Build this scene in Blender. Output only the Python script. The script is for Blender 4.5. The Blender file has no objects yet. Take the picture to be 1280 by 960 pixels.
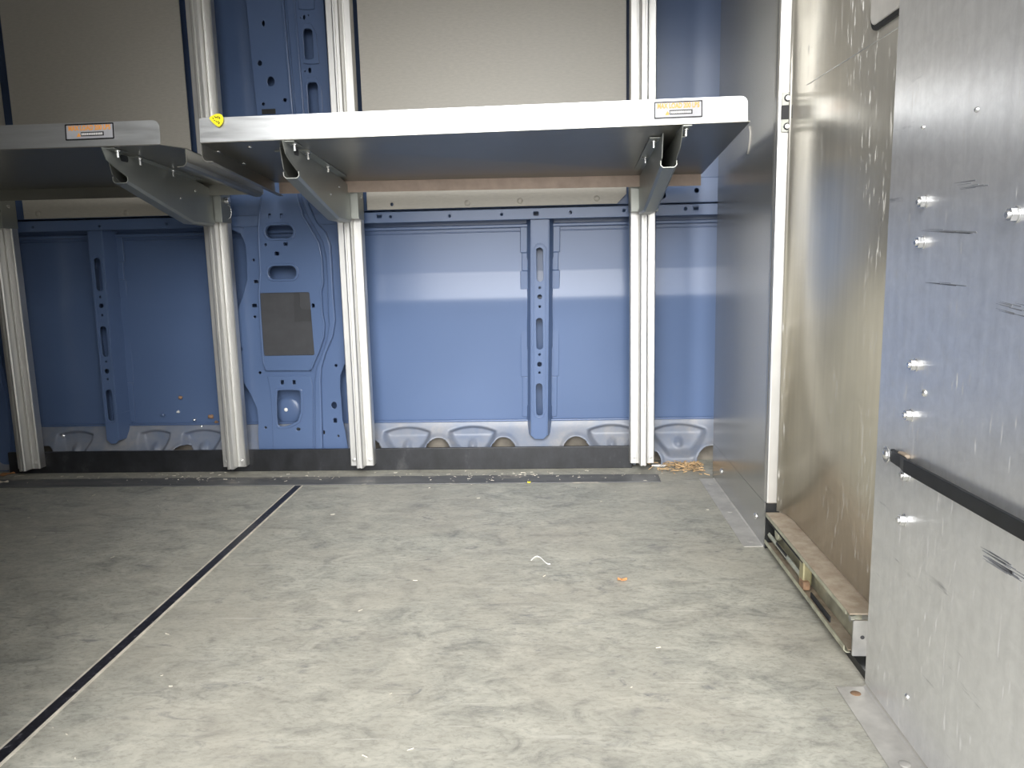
import bpy, bmesh, math, random
from mathutils import Vector, Matrix
random.seed(7)
C = bpy.context.scene.collection
PI = math.pi

# ------------------------------------------------------------------ camera
F, CX, CY, H = 994.0, 640.0, 480.0, 0.7096
vY = Vector((690 - CX, 319 - CY, F)).normalized()
vZ = -Vector((783 - CX, 6660 - CY, F)).normalized()
vZ = (vZ - vY * vZ.dot(vY)).normalized()
vX = vY.cross(vZ)
CAM = Vector((0, 0, H))

def ray(px, py):
    c = Vector((px - CX, py - CY, F))
    return Vector((vX.dot(c), vY.dot(c), vZ.dot(c)))
def onY(px, py, y):
    r = ray(px, py); return CAM + r * (y / r.y)
def onX(px, py, x):
    r = ray(px, py); return CAM + r * (x / r.x)
def onZ(px, py, z=0.0):
    r = ray(px, py); return CAM + r * ((z - H) / r.z)
def xz(pts, y):
    return [(p.x, p.z) for p in (onY(a, b, y) for a, b in pts)]

cam_d = bpy.data.cameras.new('camera'); cam = bpy.data.objects.new('camera', cam_d); C.objects.link(cam)
cam_d.sensor_width = 36; cam_d.lens = F / 1280 * 36; cam_d.clip_start = 0.02
m3 = Matrix(((vX[0], -vX[1], -vX[2]), (vY[0], -vY[1], -vY[2]), (vZ[0], -vZ[1], -vZ[2])))
cam.matrix_world = Matrix.Translation(CAM) @ m3.to_4x4()
bpy.context.scene.camera = cam

# ------------------------------------------------------------------ materials
def lin(c):
    return tuple(((v / 255) / 12.92 if v / 255 < 0.04045 else ((v / 255 + 0.055) / 1.055) ** 2.4) for v in c) + (1,)
class NT:
    def __init__(s, name):
        s.m = bpy.data.materials.new(name); s.m.use_nodes = True
        s.t = s.m.node_tree; s.b = s.t.nodes['Principled BSDF']
        s.pos = s.t.nodes.new('ShaderNodeNewGeometry').outputs['Position']
    def map(s, scale, rot=(0, 0, 0)):
        n = s.t.nodes.new('ShaderNodeMapping'); s.t.links.new(s.pos, n.inputs[0])
        n.inputs['Scale'].default_value = scale; n.inputs['Rotation'].default_value = rot
        return n.outputs[0]
    def noise(s, vec, scale, detail=4, rough=0.55, dist=0):
        n = s.t.nodes.new('ShaderNodeTexNoise'); s.t.links.new(vec, n.inputs['Vector'])
        n.inputs['Scale'].default_value = scale; n.inputs['Detail'].default_value = detail
        n.inputs['Roughness'].default_value = rough; n.inputs['Distortion'].default_value = dist
        return n.outputs['Fac']
    def ramp(s, fac, stops):
        n = s.t.nodes.new('ShaderNodeValToRGB'); s.t.links.new(fac, n.inputs[0])
        e = n.color_ramp.elements
        while len(e) < len(stops): e.new(0.5)
        for k, (p, c) in zip(e, stops):
            k.position = p; k.color = c if len(c) == 4 else tuple(c) + (1,)
        return n.outputs[0]
    def mix(s, fac, a, b, mode='MIX'):
        n = s.t.nodes.new('ShaderNodeMix'); n.data_type = 'RGBA'; n.blend_type = mode
        for i, v in ((0, fac), (6, a), (7, b)):
            if isinstance(v, bpy.types.NodeSocket): s.t.links.new(v, n.inputs[i])
            else: n.inputs[i].default_value = v
        return n.outputs[2]
    def col(s, v):
        if isinstance(v, bpy.types.NodeSocket): s.t.links.new(v, s.b.inputs['Base Color'])
        else: s.b.inputs['Base Color'].default_value = v
    def set(s, **k):
        for a, v in k.items():
            i = s.b.inputs[a.replace('_', ' ').title() if a not in ('IOR',) else a]
            if isinstance(v, bpy.types.NodeSocket): s.t.links.new(v, i)
            else: i.default_value = v
    def bump(s, h, strength, dist=0.002):
        n = s.t.nodes.new('ShaderNodeBump'); s.t.links.new(h, n.inputs['Height'])
        n.inputs['Strength'].default_value = strength; n.inputs['Distance'].default_value = dist
        s.t.links.new(n.outputs[0], s.b.inputs['Normal'])
g = lambda v: (v, v, v, 1)

def plain(name, c, rough=0.5, metal=0.0, var=0.06):
    n = NT(name)
    f = n.noise(n.pos, 25, 3)
    lo = tuple(x * (1 - var) for x in c[:3]) + (1,); hi = tuple(min(1, x * (1 + var)) for x in c[:3]) + (1,)
    n.col(n.ramp(f, [(0.3, lo), (0.7, hi)])); n.set(roughness=rough, metallic=metal)
    return n.m
def metal(name, c, rough, scale, var=0.12, stretch=(1, 1, 1), rvar=0.06, bump=0.05):
    n = NT(name)
    f = n.noise(n.map(stretch), scale, 5, 0.6)
    lo = tuple(x * (1 - var) for x in c) + (1,); hi = tuple(min(1, x * (1 + var)) for x in c) + (1,)
    n.col(n.ramp(f, [(0.3, lo), (0.7, hi)]))
    n.set(metallic=0.92, roughness=n.ramp(f, [(0.3, g(rough - rvar)), (0.7, g(rough + rvar))]))
    if bump: n.bump(f, bump)
    return n.m
M = {}
def blue_paint():
    n = NT('blue_paint')
    f = n.noise(n.pos, 2.5, 1)
    c = n.ramp(f, [(0.3, (0.080, 0.125, 0.235)), (0.7, (0.098, 0.148, 0.27))])
    n.col(c); n.set(roughness=0.29); n.b.inputs['Specular IOR Level'].default_value = 0.36
    n.b.inputs['Coat Weight'].default_value = 0.08; n.b.inputs['Coat Roughness'].default_value = 0.12
    return n.m
M['blue'] = blue_paint()
def dusty_blue():
    n = NT('dusty_blue_paint')
    f = n.noise(n.pos, 9, 5, 0.65)
    n.col(n.ramp(f, [(0.3, (0.13, 0.165, 0.24)), (0.55, (0.20, 0.215, 0.25)), (0.75, (0.29, 0.28, 0.27))])); n.set(roughness=0.5)
    n.b.inputs['Coat Weight'].default_value = 0.2; n.b.inputs['Coat Roughness'].default_value = 0.2
    return n.m
M['dusty'] = dusty_blue()
M['galv'] = metal('galvanised_steel', (0.46, 0.455, 0.44), 0.33, 40, 0.10, bump=0.02)
M['tray'] = metal('dull_zinc_tray', (0.28, 0.272, 0.24), 0.33, 14, 0.04, (1, 1, 1), 0.005, bump=0)
M['tray'].node_tree.nodes['Principled BSDF'].inputs['Metallic'].default_value = 0.75
M['lip'] = metal('brushed_zinc_lip', (0.56, 0.57, 0.57), 0.38, 30, 0.08, (0.3, 1, 3), bump=0.02)
M['lip'].node_tree.nodes['Principled BSDF'].inputs['Metallic'].default_value = 0.8
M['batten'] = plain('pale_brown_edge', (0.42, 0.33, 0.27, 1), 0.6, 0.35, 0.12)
M['galv_arm'] = metal('zinc_bracket_steel', (0.33, 0.34, 0.31), 0.42, 20, 0.06, bump=0)
M['galv_arm'].node_tree.nodes['Principled BSDF'].inputs['Metallic'].default_value = 0.65
M['alu'] = metal('extruded_aluminium', (0.70, 0.692, 0.665), 0.45, 60, 0.03, (1, 1, 0.3), 0.03, bump=0)
M['plate'] = metal('worn_floor_plate', (0.52, 0.50, 0.46), 0.5, 22, 0.18, bump=0.03)
M['plate'].node_tree.nodes['Principled BSDF'].inputs['Metallic'].default_value = 0.35
M['steel_bolt'] = metal('bright_bolt_steel', (0.80, 0.80, 0.79), 0.25, 40, 0.04, bump=0)
M['rubber'] = plain('black_rubber', (0.012, 0.013, 0.014, 1), 0.45, 0, 0.3)
M['dark'] = plain('dark_recess', (0.03, 0.03, 0.032, 1), 0.7, 0, 0.2)
M['pad'] = plain('grey_sound_pad', (0.040, 0.041, 0.045, 1), 0.75, 0, 0.12)
M['pad_dark'] = plain('dark_sound_pad', (0.024, 0.025, 0.028, 1), 0.6, 0, 0.1)
M['tan'] = plain('dusty_sill', (0.19, 0.17, 0.14, 1), 0.9, 0, 0.25)
M['cream'] = plain('pale_plastic', (0.72, 0.69, 0.64, 1), 0.4, 0, 0.08)
M['ceil'] = plain('pale_roof_lining', (0.80, 0.79, 0.77, 1), 0.8, 0, 0.05)
M['leaf'] = plain('dry_leaf_brown', (0.52, 0.25, 0.10, 1), 0.7, 0, 0.3)
M['leaf2'] = plain('dry_leaf_tan', (0.55, 0.40, 0.24, 1), 0.7, 0, 0.3)
M['straw'] = plain('dry_straw', (0.50, 0.34, 0.18, 1), 0.8, 0, 0.5)
M['grit'] = plain('pale_grit', (0.62, 0.57, 0.48, 1), 0.9, 0, 0.2)
M['yellow'] = plain('yellow_sticker', (0.85, 0.72, 0.01, 1), 0.5, 0, 0.05)
M['ink'] = plain('black_ink', (0.01, 0.01, 0.012, 1), 0.5, 0, 0.1)
M['orange'] = plain('orange_print', (0.86, 0.36, 0.07, 1), 0.5, 0, 0.06)
M['labelsilver'] = plain('silver_label', (0.42, 0.42, 0.44, 1), 0.4, 0, 0.05)
M['white'] = plain('white_print', (0.82, 0.81, 0.78, 1), 0.5, 0, 0.05)
M['rust'] = plain('rusty_metal', (0.28, 0.17, 0.10, 1), 0.8, 0, 0.5)
M['concrete'] = plain('outdoor_concrete', (0.30, 0.29, 0.28, 1), 0.9, 0, 0.15)

def sheet(name, base, rough, marks, aniso=0.0, mottled=False):
    n = NT(name)
    f = n.noise(n.map((1, 1, 0.05)), 60, 4, 0.6)
    big = n.noise(n.pos, 3.2, 3)
    c = n.ramp(f, [(0.25, tuple(x * 0.93 for x in base)), (0.75, tuple(min(1, x * 1.05) for x in base))])
    r = n.ramp(big, [(0.3, g(rough - 0.005)), (0.7, g(rough + 0.01))])
    met = 1.0
    if mottled:
        m = n.noise(n.pos, 38, 6, 0.7, 0.5)
        c = n.mix(0.75, c, n.ramp(m, [(0.3, g(0.80)), (0.7, g(1.0))]), 'MULTIPLY')
        sc = n.ramp(n.noise(n.map((1, 1, 0.35), (0.5, 0, 0)), 95, 3, 0.75, 1.0), [(0.68, g(0)), (0.78, g(0.6))])
        c = n.mix(sc, c, (0.86, 0.86, 0.85, 1))
    if marks:
        # pale drips that run down the sheet, small nicks and dull scuffs
        d = n.ramp(n.noise(n.map((1, 1, 0.13)), 190, 2, 0.5), [(0.635, g(0)), (0.69, g(0.9))])
        area = n.ramp(n.noise(n.map((1, 1, 0.25)), 7, 2), [(0.40, g(0)), (0.58, g(1))])
        d = n.mix(1.0, d, area, 'MULTIPLY')
        c = n.mix(d, c, (0.80, 0.78, 0.74, 1))
        s_ = n.ramp(n.noise(n.map((1, 0.20, 1.7), (0.12, 0, 0)), 22, 4, 0.65), [(0.63, g(0)), (0.72, g(0.8))])
        a2 = n.ramp(n.noise(n.pos, 5.0, 2), [(0.50, g(0)), (0.60, g(1))])
        s_ = n.mix(1.0, s_, a2, 'MULTIPLY')
        if mottled: c = n.mix(s_, c, (0.20, 0.21, 0.23, 1))
        r = n.mix(d, r, g(0.7))
        met = n.ramp(d, [(0, g(0.78 if mottled else 0.86)), (1, g(0.1))])
    n.col(c); n.set(metallic=met, roughness=r)
    if aniso:
        n.b.inputs['Anisotropic'].default_value = aniso
        tg = n.t.nodes.new('ShaderNodeTangent'); tg.direction_type = 'RADIAL'; tg.axis = 'Z'
        n.t.links.new(tg.outputs[0], n.b.inputs['Tangent'])
    if mottled: n.bump(m, 0.03)
    return n.m
M['sheet'] = sheet('brushed_sheet', (0.55, 0.55, 0.54), 0.25, False, 0.7)
M['sheet'].node_tree.nodes['Principled BSDF'].inputs['Metallic'].default_value = 0.85
M['sheet_door'] = sheet('streaked_sheet', (0.82, 0.78, 0.69), 0.28, True, 0.7)
M['sheet_near'] = sheet('scuffed_sheet', (0.92, 0.92, 0.92), 0.33, True, 0.4, True)

def floor_mat():
    n = NT('worn_grey_floor')
    f1 = n.noise(n.pos, 2.4, 4, 0.6, 0.3)
    fm = n.noise(n.map((0.6, 1, 1), (0, 0, 0.35)), 17, 7, 0.72, 0.8)
    ff = n.noise(n.map((0.55, 1, 1), (0, 0, -0.2)), 120, 4, 0.75, 0.6)
    c = n.ramp(fm, [(0.30, (0.20, 0.20, 0.178)), (0.43, (0.345, 0.34, 0.292)), (0.55, (0.435, 0.425, 0.362)), (0.72, (0.54, 0.525, 0.448))])
    c = n.mix(0.55, c, n.ramp(ff, [(0.34, g(0.45)), (0.52, g(0.97)), (0.7, g(1.0))]), 'MULTIPLY')
    c = n.mix(n.ramp(f1, [(0.38, g(0)), (0.7, g(0.55))]), c, (0.42, 0.385, 0.315, 1))
    # fine pale scratches in two directions and dark rubbed smears
    for rot, sc, th in ((0.5, 55, 0.70), (-0.7, 70, 0.71), (0.1, 90, 0.70)):
        l = n.noise(n.map((0.05, 1, 1), (0, 0, rot)), sc, 2, 0.5, 0.3)
        area = n.ramp(n.noise(n.pos, 7 + sc * 0.05, 2), [(0.46, g(0)), (0.62, g(0.55))])
        c = n.mix(n.mix(1.0, n.ramp(l, [(th - .02, g(0)), (th + .05, g(1))]), area, 'MULTIPLY'), c, (0.60, 0.58, 0.51, 1))
    k = n.noise(n.map((0.4, 1, 1), (0, 0, -0.5)), 34, 5, 0.75, 1.2)
    area = n.ramp(n.noise(n.pos, 4.6, 3), [(0.40, g(0)), (0.60, g(0.9))])
    c = n.mix(n.mix(1.0, n.ramp(k, [(0.55, g(0)), (0.70, g(1))]), area, 'MULTIPLY'), c, (0.17, 0.172, 0.17, 1))
    n.col(c); n.set(roughness=n.ramp(fm, [(0.3, g(0.5)), (0.7, g(0.68))]))
    n.bump(ff, 0.10, 0.0015)
    return n.m
M['floor'] = floor_mat()
def edging_mat():
    n = NT('dark_floor_edging')
    f = n.noise(n.map((0.5, 1, 1)), 14, 5, 0.65); d = n.noise(n.map((0.6, 1, 1)), 9, 5, 0.7)
    c = n.ramp(f, [(0.3, (0.085, 0.087, 0.09)), (0.7, (0.16, 0.158, 0.15))])
    c = n.mix(n.ramp(d, [(0.56, g(0)), (0.72, g(0.8))]), c, (0.40, 0.36, 0.29, 1))
    n.col(c); n.set(roughness=0.55); n.bump(f, 0.1)
    return n.m
M['edging'] = edging_mat()
def dirt_track():
    n = NT('dusty_track_steel')
    f = n.noise(n.pos, 35, 5, 0.65)
    n.col(n.ramp(f, [(0.3, (0.33, 0.26, 0.19)), (0.7, (0.50, 0.43, 0.34))])); n.set(roughness=0.7, metallic=0.3)
    n.bump(f, 0.15)
    return n.m
M['track_dust'] = dirt_track()
M['track'] = metal('greenish_zinc_track', (0.58, 0.57, 0.44), 0.45, 30, 0.25, bump=0.03)
M['track'].node_tree.nodes['Principled BSDF'].inputs['Metallic'].default_value = 0.5
M['brass'] = metal('yellow_zinc_roller', (0.62, 0.57, 0.36), 0.45, 40, 0.15)
def board_mat():
    n = NT('grey_lining_board')
    f = n.noise(n.map((1, 1, 4)), 60, 4, 0.6); b = n.noise(n.pos, 1.8, 3)
    c = n.ramp(f, [(0.3, (0.40, 0.375, 0.325)), (0.7, (0.46, 0.432, 0.373))])
    c = n.mix(n.ramp(b, [(0.3, g(0)), (0.75, g(0.35))]), c, (0.44, 0.43, 0.39, 1))
    n.col(c); n.set(roughness=0.5); n.bump(f, 0.04)
    return n.m
M['board'] = board_mat()
def kick_mat():
    n = NT('black_kick_board')
    f = n.noise(n.map((1, 1, 0.6)), 16, 6, 0.7)
    c = n.ramp(f, [(0.35, (0.009, 0.010, 0.011)), (0.6, (0.021, 0.022, 0.026)), (0.8, (0.07, 0.07, 0.07))])
    n.col(c); n.set(roughness=0.42)
    return n.m
M['kick'] = kick_mat()

def joint_mat():
    n = NT('worn_joint_strip')
    f = n.noise(n.pos, 90, 4, 0.7)
    n.col(n.ramp(f, [(0.45, (0.012, 0.012, 0.016)), (0.62, (0.03, 0.03, 0.04)), (0.72, (0.22, 0.21, 0.22))])); n.set(roughness=0.4)
    return n.m
M['joint'] = joint_mat()

# ------------------------------------------------------------------ mesh helpers
ORG = {}
def link(name, me, mat, parent=None, loc=None):
    o = bpy.data.objects.new(name, me); C.objects.link(o)
    if mat is not None and not me.materials: me.materials.append(M[mat])
    if parent is not None:
        org = ORG[parent.name]; o.parent = parent; ORG[o.name] = org
        me.transform(Matrix.Translation(-org))
    else:
        org = Vector(loc) if loc is not None else Vector((0, 0, 0))
        me.transform(Matrix.Translation(-org)); o.location = org; ORG[o.name] = org
    return o
def thing(name, label, cat, loc=(0, 0, 0), group=None):
    o = bpy.data.objects.new(name, None); C.objects.link(o); o.location = loc; o.empty_display_size = 0.05
    ORG[o.name] = Vector(loc); tag(o, label, cat, group); return o
def tag(o, label, cat, group=None, kind=None):
    if label: o['label'] = label
    if cat: o['category'] = cat
    if group: o['group'] = group
    if kind: o['kind'] = kind
    return o
def struct(o):
    o['kind'] = 'structure'; return o

class MB:
    def __init__(s): s.bm = bmesh.new()
    def poly(s, pts):
        return s.bm.faces.new([s.bm.verts.new(p) for p in pts])
    def hull8(s, p):
        v = [s.bm.verts.new(q) for q in p]
        for f in ((0, 3, 2, 1), (4, 5, 6, 7), (0, 1, 5, 4), (1, 2, 6, 5), (2, 3, 7, 6), (3, 0, 4, 7)):
            s.bm.faces.new([v[i] for i in f])
        return s
    def box(s, x0, x1, y0, y1, z0, z1):
        return s.hull8([(x0, y0, z0), (x1, y0, z0), (x1, y1, z0), (x0, y1, z0), (x0, y0, z1), (x1, y0, z1), (x1, y1, z1), (x0, y1, z1)])
    def prism(s, prof, fa, fb):
        """prof: closed 2D polygon; fa/fb map (u,v) to the two ends"""
        a = [s.bm.verts.new(fa(u, v)) for u, v in prof]; b = [s.bm.verts.new(fb(u, v)) for u, v in prof]
        n = len(prof)
        for i in range(n):
            j = (i + 1) % n; s.bm.faces.new((a[i], a[j], b[j], b[i]))
        s.bm.faces.new(a[::-1]); s.bm.faces.new(b)
        return s
    def sheetpath(s, path, t, fa, fb):
        """open 2D path given thickness t (to its left), swept from fa to fb"""
        n = len(path); off = []
        for i in range(n):
            d = Vector((0, 0))
            if i > 0: d += (Vector(path[i]) - Vector(path[i - 1])).normalized()
            if i < n - 1: d += (Vector(path[i + 1]) - Vector(path[i])).normalized()
            d.normalize(); nn = Vector((-d.y, d.x))
            k = 1.0
            if 0 < i < n - 1:
                e = (Vector(path[i + 1]) - Vector(path[i])).normalized(); k = 1 / max(0.5, abs(nn.dot(Vector((-e.y, e.x)))))
            off.append(tuple(Vector(path[i]) + nn * t * k))
        return s.prism(list(path) + off[::-1], fa, fb)
    def cyl(s, c, axis, r, h, seg=16, r2=None):
        axis = Vector(axis).normalized(); q = Vector((0, 0, 1)).rotation_difference(axis).to_matrix().to_4x4()
        bmesh.ops.create_cone(s.bm, cap_ends=True, segments=seg, radius1=r, radius2=r if r2 is None else r2, depth=h,
                              matrix=Matrix.Translation(Vector(c) + axis * h / 2) @ q)
        return s
    def dome(s, c, axis, r, h, seg=14):
        axis = Vector(axis).normalized(); q = Vector((0, 0, 1)).rotation_difference(axis).to_matrix().to_4x4()
        bmesh.ops.create_uvsphere(s.bm, u_segments=seg, v_segments=8, radius=1,
                                  matrix=Matrix.Translation(Vector(c)) @ q @ Matrix.Diagonal((r, r, h, 1)))
        return s
    def tube(s, pts, r, seg=8):
        pts = [Vector(p) for p in pts]; rings = []
        for i, p in enumerate(pts):
            d = (pts[min(i + 1, len(pts) - 1)] - pts[max(i - 1, 0)]).normalized()
            u = d.orthogonal().normalized() if i == 0 else (uprev - d * uprev.dot(d)).normalized()
            uprev = u; w = d.cross(u)
            rings.append([s.bm.verts.new(p + (u * math.cos(a) + w * math.sin(a)) * r) for a in (2 * PI * k / seg for k in range(seg))])
        for a, b in zip(rings, rings[1:]):
            for k in range(seg):
                s.bm.faces.new((a[k], a[(k + 1) % seg], b[(k + 1) % seg], b[k]))
        s.bm.faces.new(rings[0][::-1]); s.bm.faces.new(rings[-1]); return s
    def build(s, name, mat, parent=None, bevel=0, smooth=False, loc=None, seg=2):
        bmesh.ops.recalc_face_normals(s.bm, faces=s.bm.faces)
        me = bpy.data.meshes.new(name); s.bm.to_mesh(me); s.bm.free()
        if smooth:
            for p in me.polygons: p.use_smooth = True
        o = link(name, me, mat, parent, loc)
        if bevel:
            b = o.modifiers.new('bevel', 'BEVEL'); b.width = bevel; b.segments = seg; b.limit_method = 'ANGLE'; b.angle_limit = 0.6
            b.harden_normals = False
        return o

def circ(cx, cz, r, seg=14, rz=None):
    return [(cx + r * math.cos(2 * PI * k / seg), cz + (rz or r) * math.sin(2 * PI * k / seg)) for k in range(seg)]
def rrect(x0, x1, z0, z1, r, seg=5):
    o = []
    for (cx, cz, a) in ((x1 - r, z1 - r, 0), (x0 + r, z1 - r, PI / 2), (x0 + r, z0 + r, PI), (x1 - r, z0 + r, 1.5 * PI)):
        for k in range(seg + 1):
            t = a + k / seg * PI / 2; o.append((cx + r * math.cos(t), cz + r * math.sin(t)))
    return o
def smooth_poly(pts, it=2):
    for _ in range(it):
        q = []
        for i in range(len(pts)):
            a, b = pts[i], pts[(i + 1) % len(pts)]
            q += [(a[0] * .75 + b[0] * .25, a[1] * .75 + b[1] * .25), (a[0] * .25 + b[0] * .75, a[1] * .25 + b[1] * .75)]
        pts = q
    return pts
def plate_mesh(outline, holes, y, t, bevel=0.0):
    """flat sheet in the wall plane (x,z), front face at y, thickness t behind it, holes cut through"""
    cu = bpy.data.curves.new('sheet_outline', 'CURVE'); cu.dimensions = '2D'; cu.fill_mode = 'BOTH'
    for pts in [outline] + list(holes):
        sp = cu.splines.new('POLY'); sp.points.add(len(pts) - 1); sp.use_cyclic_u = True
        for p, q in zip(sp.points, pts): p.co = (q[0], q[1], 0, 1)
    cu.extrude = t / 2 - bevel; cu.bevel_depth = bevel; cu.bevel_resolution = 1; cu.offset = -bevel
    o = bpy.data.objects.new('sheet_outline', cu); C.objects.link(o)
    dg = bpy.context.evaluated_depsgraph_get(); dg.update()
    me = bpy.data.meshes.new_from_object(o.evaluated_get(dg)); me.materials.clear()
    bpy.data.objects.remove(o); bpy.data.curves.remove(cu)
    me.transform(Matrix(((1, 0, 0, 0), (0, 0, -1, y + t / 2), (0, 1, 0, 0), (0, 0, 0, 1))))
    for p in me.polygons: p.use_smooth = False
    return me
def plate(name, outline, holes, y, t, mat, parent=None, bevel=0.0, loc=None):
    return link(name, plate_mesh(outline, holes, y, t, bevel), mat, parent, loc)
def text_mesh(s, size, bold=0.0):
    cu = bpy.data.curves.new('writing', 'FONT'); cu.body = s; cu.size = size; cu.align_x = 'CENTER'; cu.align_y = 'CENTER'; cu.offset = bold; cu.extrude = 0.0002
    o = bpy.data.objects.new('writing', cu); C.objects.link(o)
    dg = bpy.context.evaluated_depsgraph_get(); dg.update()
    me = bpy.data.meshes.new_from_object(o.evaluated_get(dg)); me.materials.clear()
    bpy.data.objects.remove(o); bpy.data.curves.remove(cu); return me

# ------------------------------------------------------------------ the van body
XL, XB, YN, ZT = -2.9, 0.50, 0.80, 1.92      # rear end, bulkhead, near side, roof
b = MB().box(XL, 0.9, YN, 2.75, -0.03, 0.0)
floor = struct(b.build('floor', 'floor'))
struct(MB().box(XL, 0.9, YN, 2.75, ZT, ZT + 0.04).build('ceiling', 'ceil'))
struct(MB().box(XL - 0.04, XL, YN, 2.75, 0.0, ZT).build('wall_left', 'board'))
nearw = MB()
nearw.box(XL, -0.78, YN - 0.06, YN, 0.0, ZT)
nearw.box(-0.78, 0.9, YN - 0.06, YN, 1.78, ZT)
struct(nearw.build('wall_near', 'ceil'))
struct(MB().box(0.9, 0.94, YN, 2.75, 0.0, ZT).build('wall_cab', 'dark'))
ground = MB().box(-9, 9, -12, YN - 0.02, -0.72, -0.66).build('ground', 'concrete'); struct(ground)

# outer skin with its pressed waist line
prof = [(2.701, 0.140), (2.700, 0.25), (2.698, 0.40), (2.6945, 0.50), (2.6928, 0.535), (2.6918, 0.555), (2.6916, 0.566), (2.6922, 0.574), (2.6935, 0.582), (2.7035, 0.646), (2.7050, 0.654), (2.7056, 0.662), (2.7058, 0.80), (2.706, 1.0), (2.70, ZT)]
b = MB()
nx = 10
cols = [[b.bm.verts.new((XL + (0.9 - XL) * i / nx, y, z)) for y, z in prof] for i in range(nx + 1)]
for i in range(nx):
    for k in range(len(prof) - 1):
        b.bm.faces.new((cols[i][k], cols[i + 1][k], cols[i + 1][k + 1], cols[i][k + 1]))
back = [[b.bm.verts.new((XL + (0.9 - XL) * i, 2.75, z)) for z in (0.14, ZT)] for i in (0, 1)]
b.bm.faces.new((back[0][0], back[0][1], back[1][1], back[1][0]))
wall = struct(b.build('wall_back', 'blue', smooth=True))

# dusty inner sill behind the scalloped flange
MB().box(XL, 0.9, 2.702, 2.74, 0.0, 0.145).build('inner_sill', 'tan', wall)

# lower flange with bowls and half-round cut-outs
def lower_flange():
    bm = bmesh.new()
    xs0, xs1, st = -2.0, 0.56, 0.004
    z0, z1 = 0.004, 0.150
    def X(px): return onY(px, 545, 2.66).x
    bowls = [(X(p), w) for p, w in ((508, 1), (590, 1), (765, 1), (849, 1.12), (250, 0.85), (90, 0.8), (190, 0.7), (926, 1), (15, .8))]
    holes = [(X(p), 0.072, r) for p, r in ((463, 0.043), (547.5, 0.045), (629, 0.045), (720, 0.045), (228, 0.030), (58, 0.034))] + \
            [(X(809), 0.035, 0.042), (X(888), 0.035, 0.05)]
    nxs = int((xs1 - xs0) / st); nz = int((z1 - z0) / st)
    sst = lambda q: (lambda c_: c_ * c_ * (3 - 2 * c_))(max(0.0, min(1.0, q)))
    def yf(x, z):
        t = max(0.0, (z - z0) / (z1 - z0))
        y = 2.628 + 0.064 * sst((t - .12) / .95)
        for bx, w in bowls:
            dx = abs(x - bx)
            if dx > .13: continue
            hw_ = (0.040 + 0.046 * sst((z - .02) / .085)) * w
            s1 = (hw_ - dx) / 0.020
            s2 = (0.134 - 2.2 * dx * dx / w - z) / 0.020
            dep = 0.034 * sst(min(s1, s2)) * sst((z - .022) / .028)
            boss = sst(1 - math.hypot((x - bx) / 0.020, (z - 0.068) / 0.022))
            y += dep - 0.012 * boss
        for hx, hz, r in holes:
            d = math.hypot(x - hx, z - hz + 0.02)
            if r * .8 < d < r + .014: y -= 0.006 * sst(1 - abs(d - r - .003) / .011)
        return min(y, 2.699)
    grid = {}
    for i in range(nxs + 1):
        for k in range(nz + 1):
            x, z = xs0 + i * st, z0 + k * st
            for hx, hz, r in holes:
                dx, dz = x - hx, z - hz + 0.02; d = math.hypot(dx, dz)
                if abs(d - r) < st * 0.55 and d > 0:
                    x = hx + dx / d * r; z = hz - 0.02 + dz / d * r
            grid[i, k] = bm.verts.new((x, yf(x, z), z))
    for i in range(nxs):
        for k in range(nz):
            x, z = xs0 + (i + .5) * st, z0 + (k + .5) * st
            if any(math.hypot(x - hx, z - hz + 0.02) < r for hx, hz, r in holes): continue
            bm.faces.new((grid[i, k], grid[i + 1, k], grid[i + 1, k + 1], grid[i, k + 1]))
    for v in [v for v in bm.verts if not v.link_faces]: bm.verts.remove(v)
    me = bpy.data.meshes.new('lower_flange'); bm.to_mesh(me); bm.free()
    for p in me.polygons: p.use_smooth = True
    o = link('lower_flange', me, 'dusty', wall)
    s = o.modifiers.new('solid', 'SOLIDIFY'); s.thickness = 0.0015
    return o
lower_flange()
MB().box(-2.0, 0.56, 2.686, 2.697, 0.146, 0.1525).build('flange_seam', 'blue', wall, bevel=0.003)

# longitudinal ledge: lower and upper bands
YL = 2.625
def hole_at(px, py, y, w, h=None, sq=False):
    p = onY(px, py, y)
    return rrect(p.x - w, p.x + w, p.z - (h or w), p.z + (h or w), w * 0.35, 2) if sq else circ(p.x, p.z, w, 12, h or w)
low = [hole_at(*q, YL, *a) for q, a in (((474, 270), (.008, .006, True)), ((488, 271), (.004,)), ((562, 270), (.004,)), ((627, 268), (.004,)),
       ((670, 267), (.008, .006, True)), ((713, 265.5), (.0045,)), ((780, 263), (.0045,)), ((857, 261), (.005,)), ((870, 260), (.008, .006, True)),
       ((41, 284), (.004,)), ((124, 283), (.004,)), ((208, 280), (.004,)), ((303, 284), (.004,)))]
xa, xb2 = XL, 0.88
plate('ledge', [(xa, .826), (xb2, .826), (xb2, .861), (xa, .861)], low, YL, 0.004, 'blue', wall, 0.0015)
MB().box(xa, xb2, YL + 0.004, 2.706, 0.852, 0.861).build('ledge_shelf', 'blue', wall)
upp = [hole_at(828, 244, 2.64, .011), hole_at(871, 238, 2.64, .007), hole_at(226, 264, 2.64, .006)]
plate('ledge_upper', [(xa, .866), (xb2, .866), (xb2, .945), (xa, .945)], upp, 2.64, 0.004, 'blue', wall, 0.002)
MB().box(xa, xb2, 2.644, 2.706, 0.935, 0.945).build('ledge_top', 'blue', wall)
# folded seam lines along the top of the lower skin
def zpx(px, py, y): return onY(px, py, y).z
MB().box(XL, 0.88, 2.700, 2.712, .790, .7935).build('skin_seam', 'blue', wall, bevel=0.0012)
MB().box(XL, 0.88, 2.692, 2.712, .803, .815).build('skin_seam', 'blue', wall, bevel=0.003)
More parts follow.
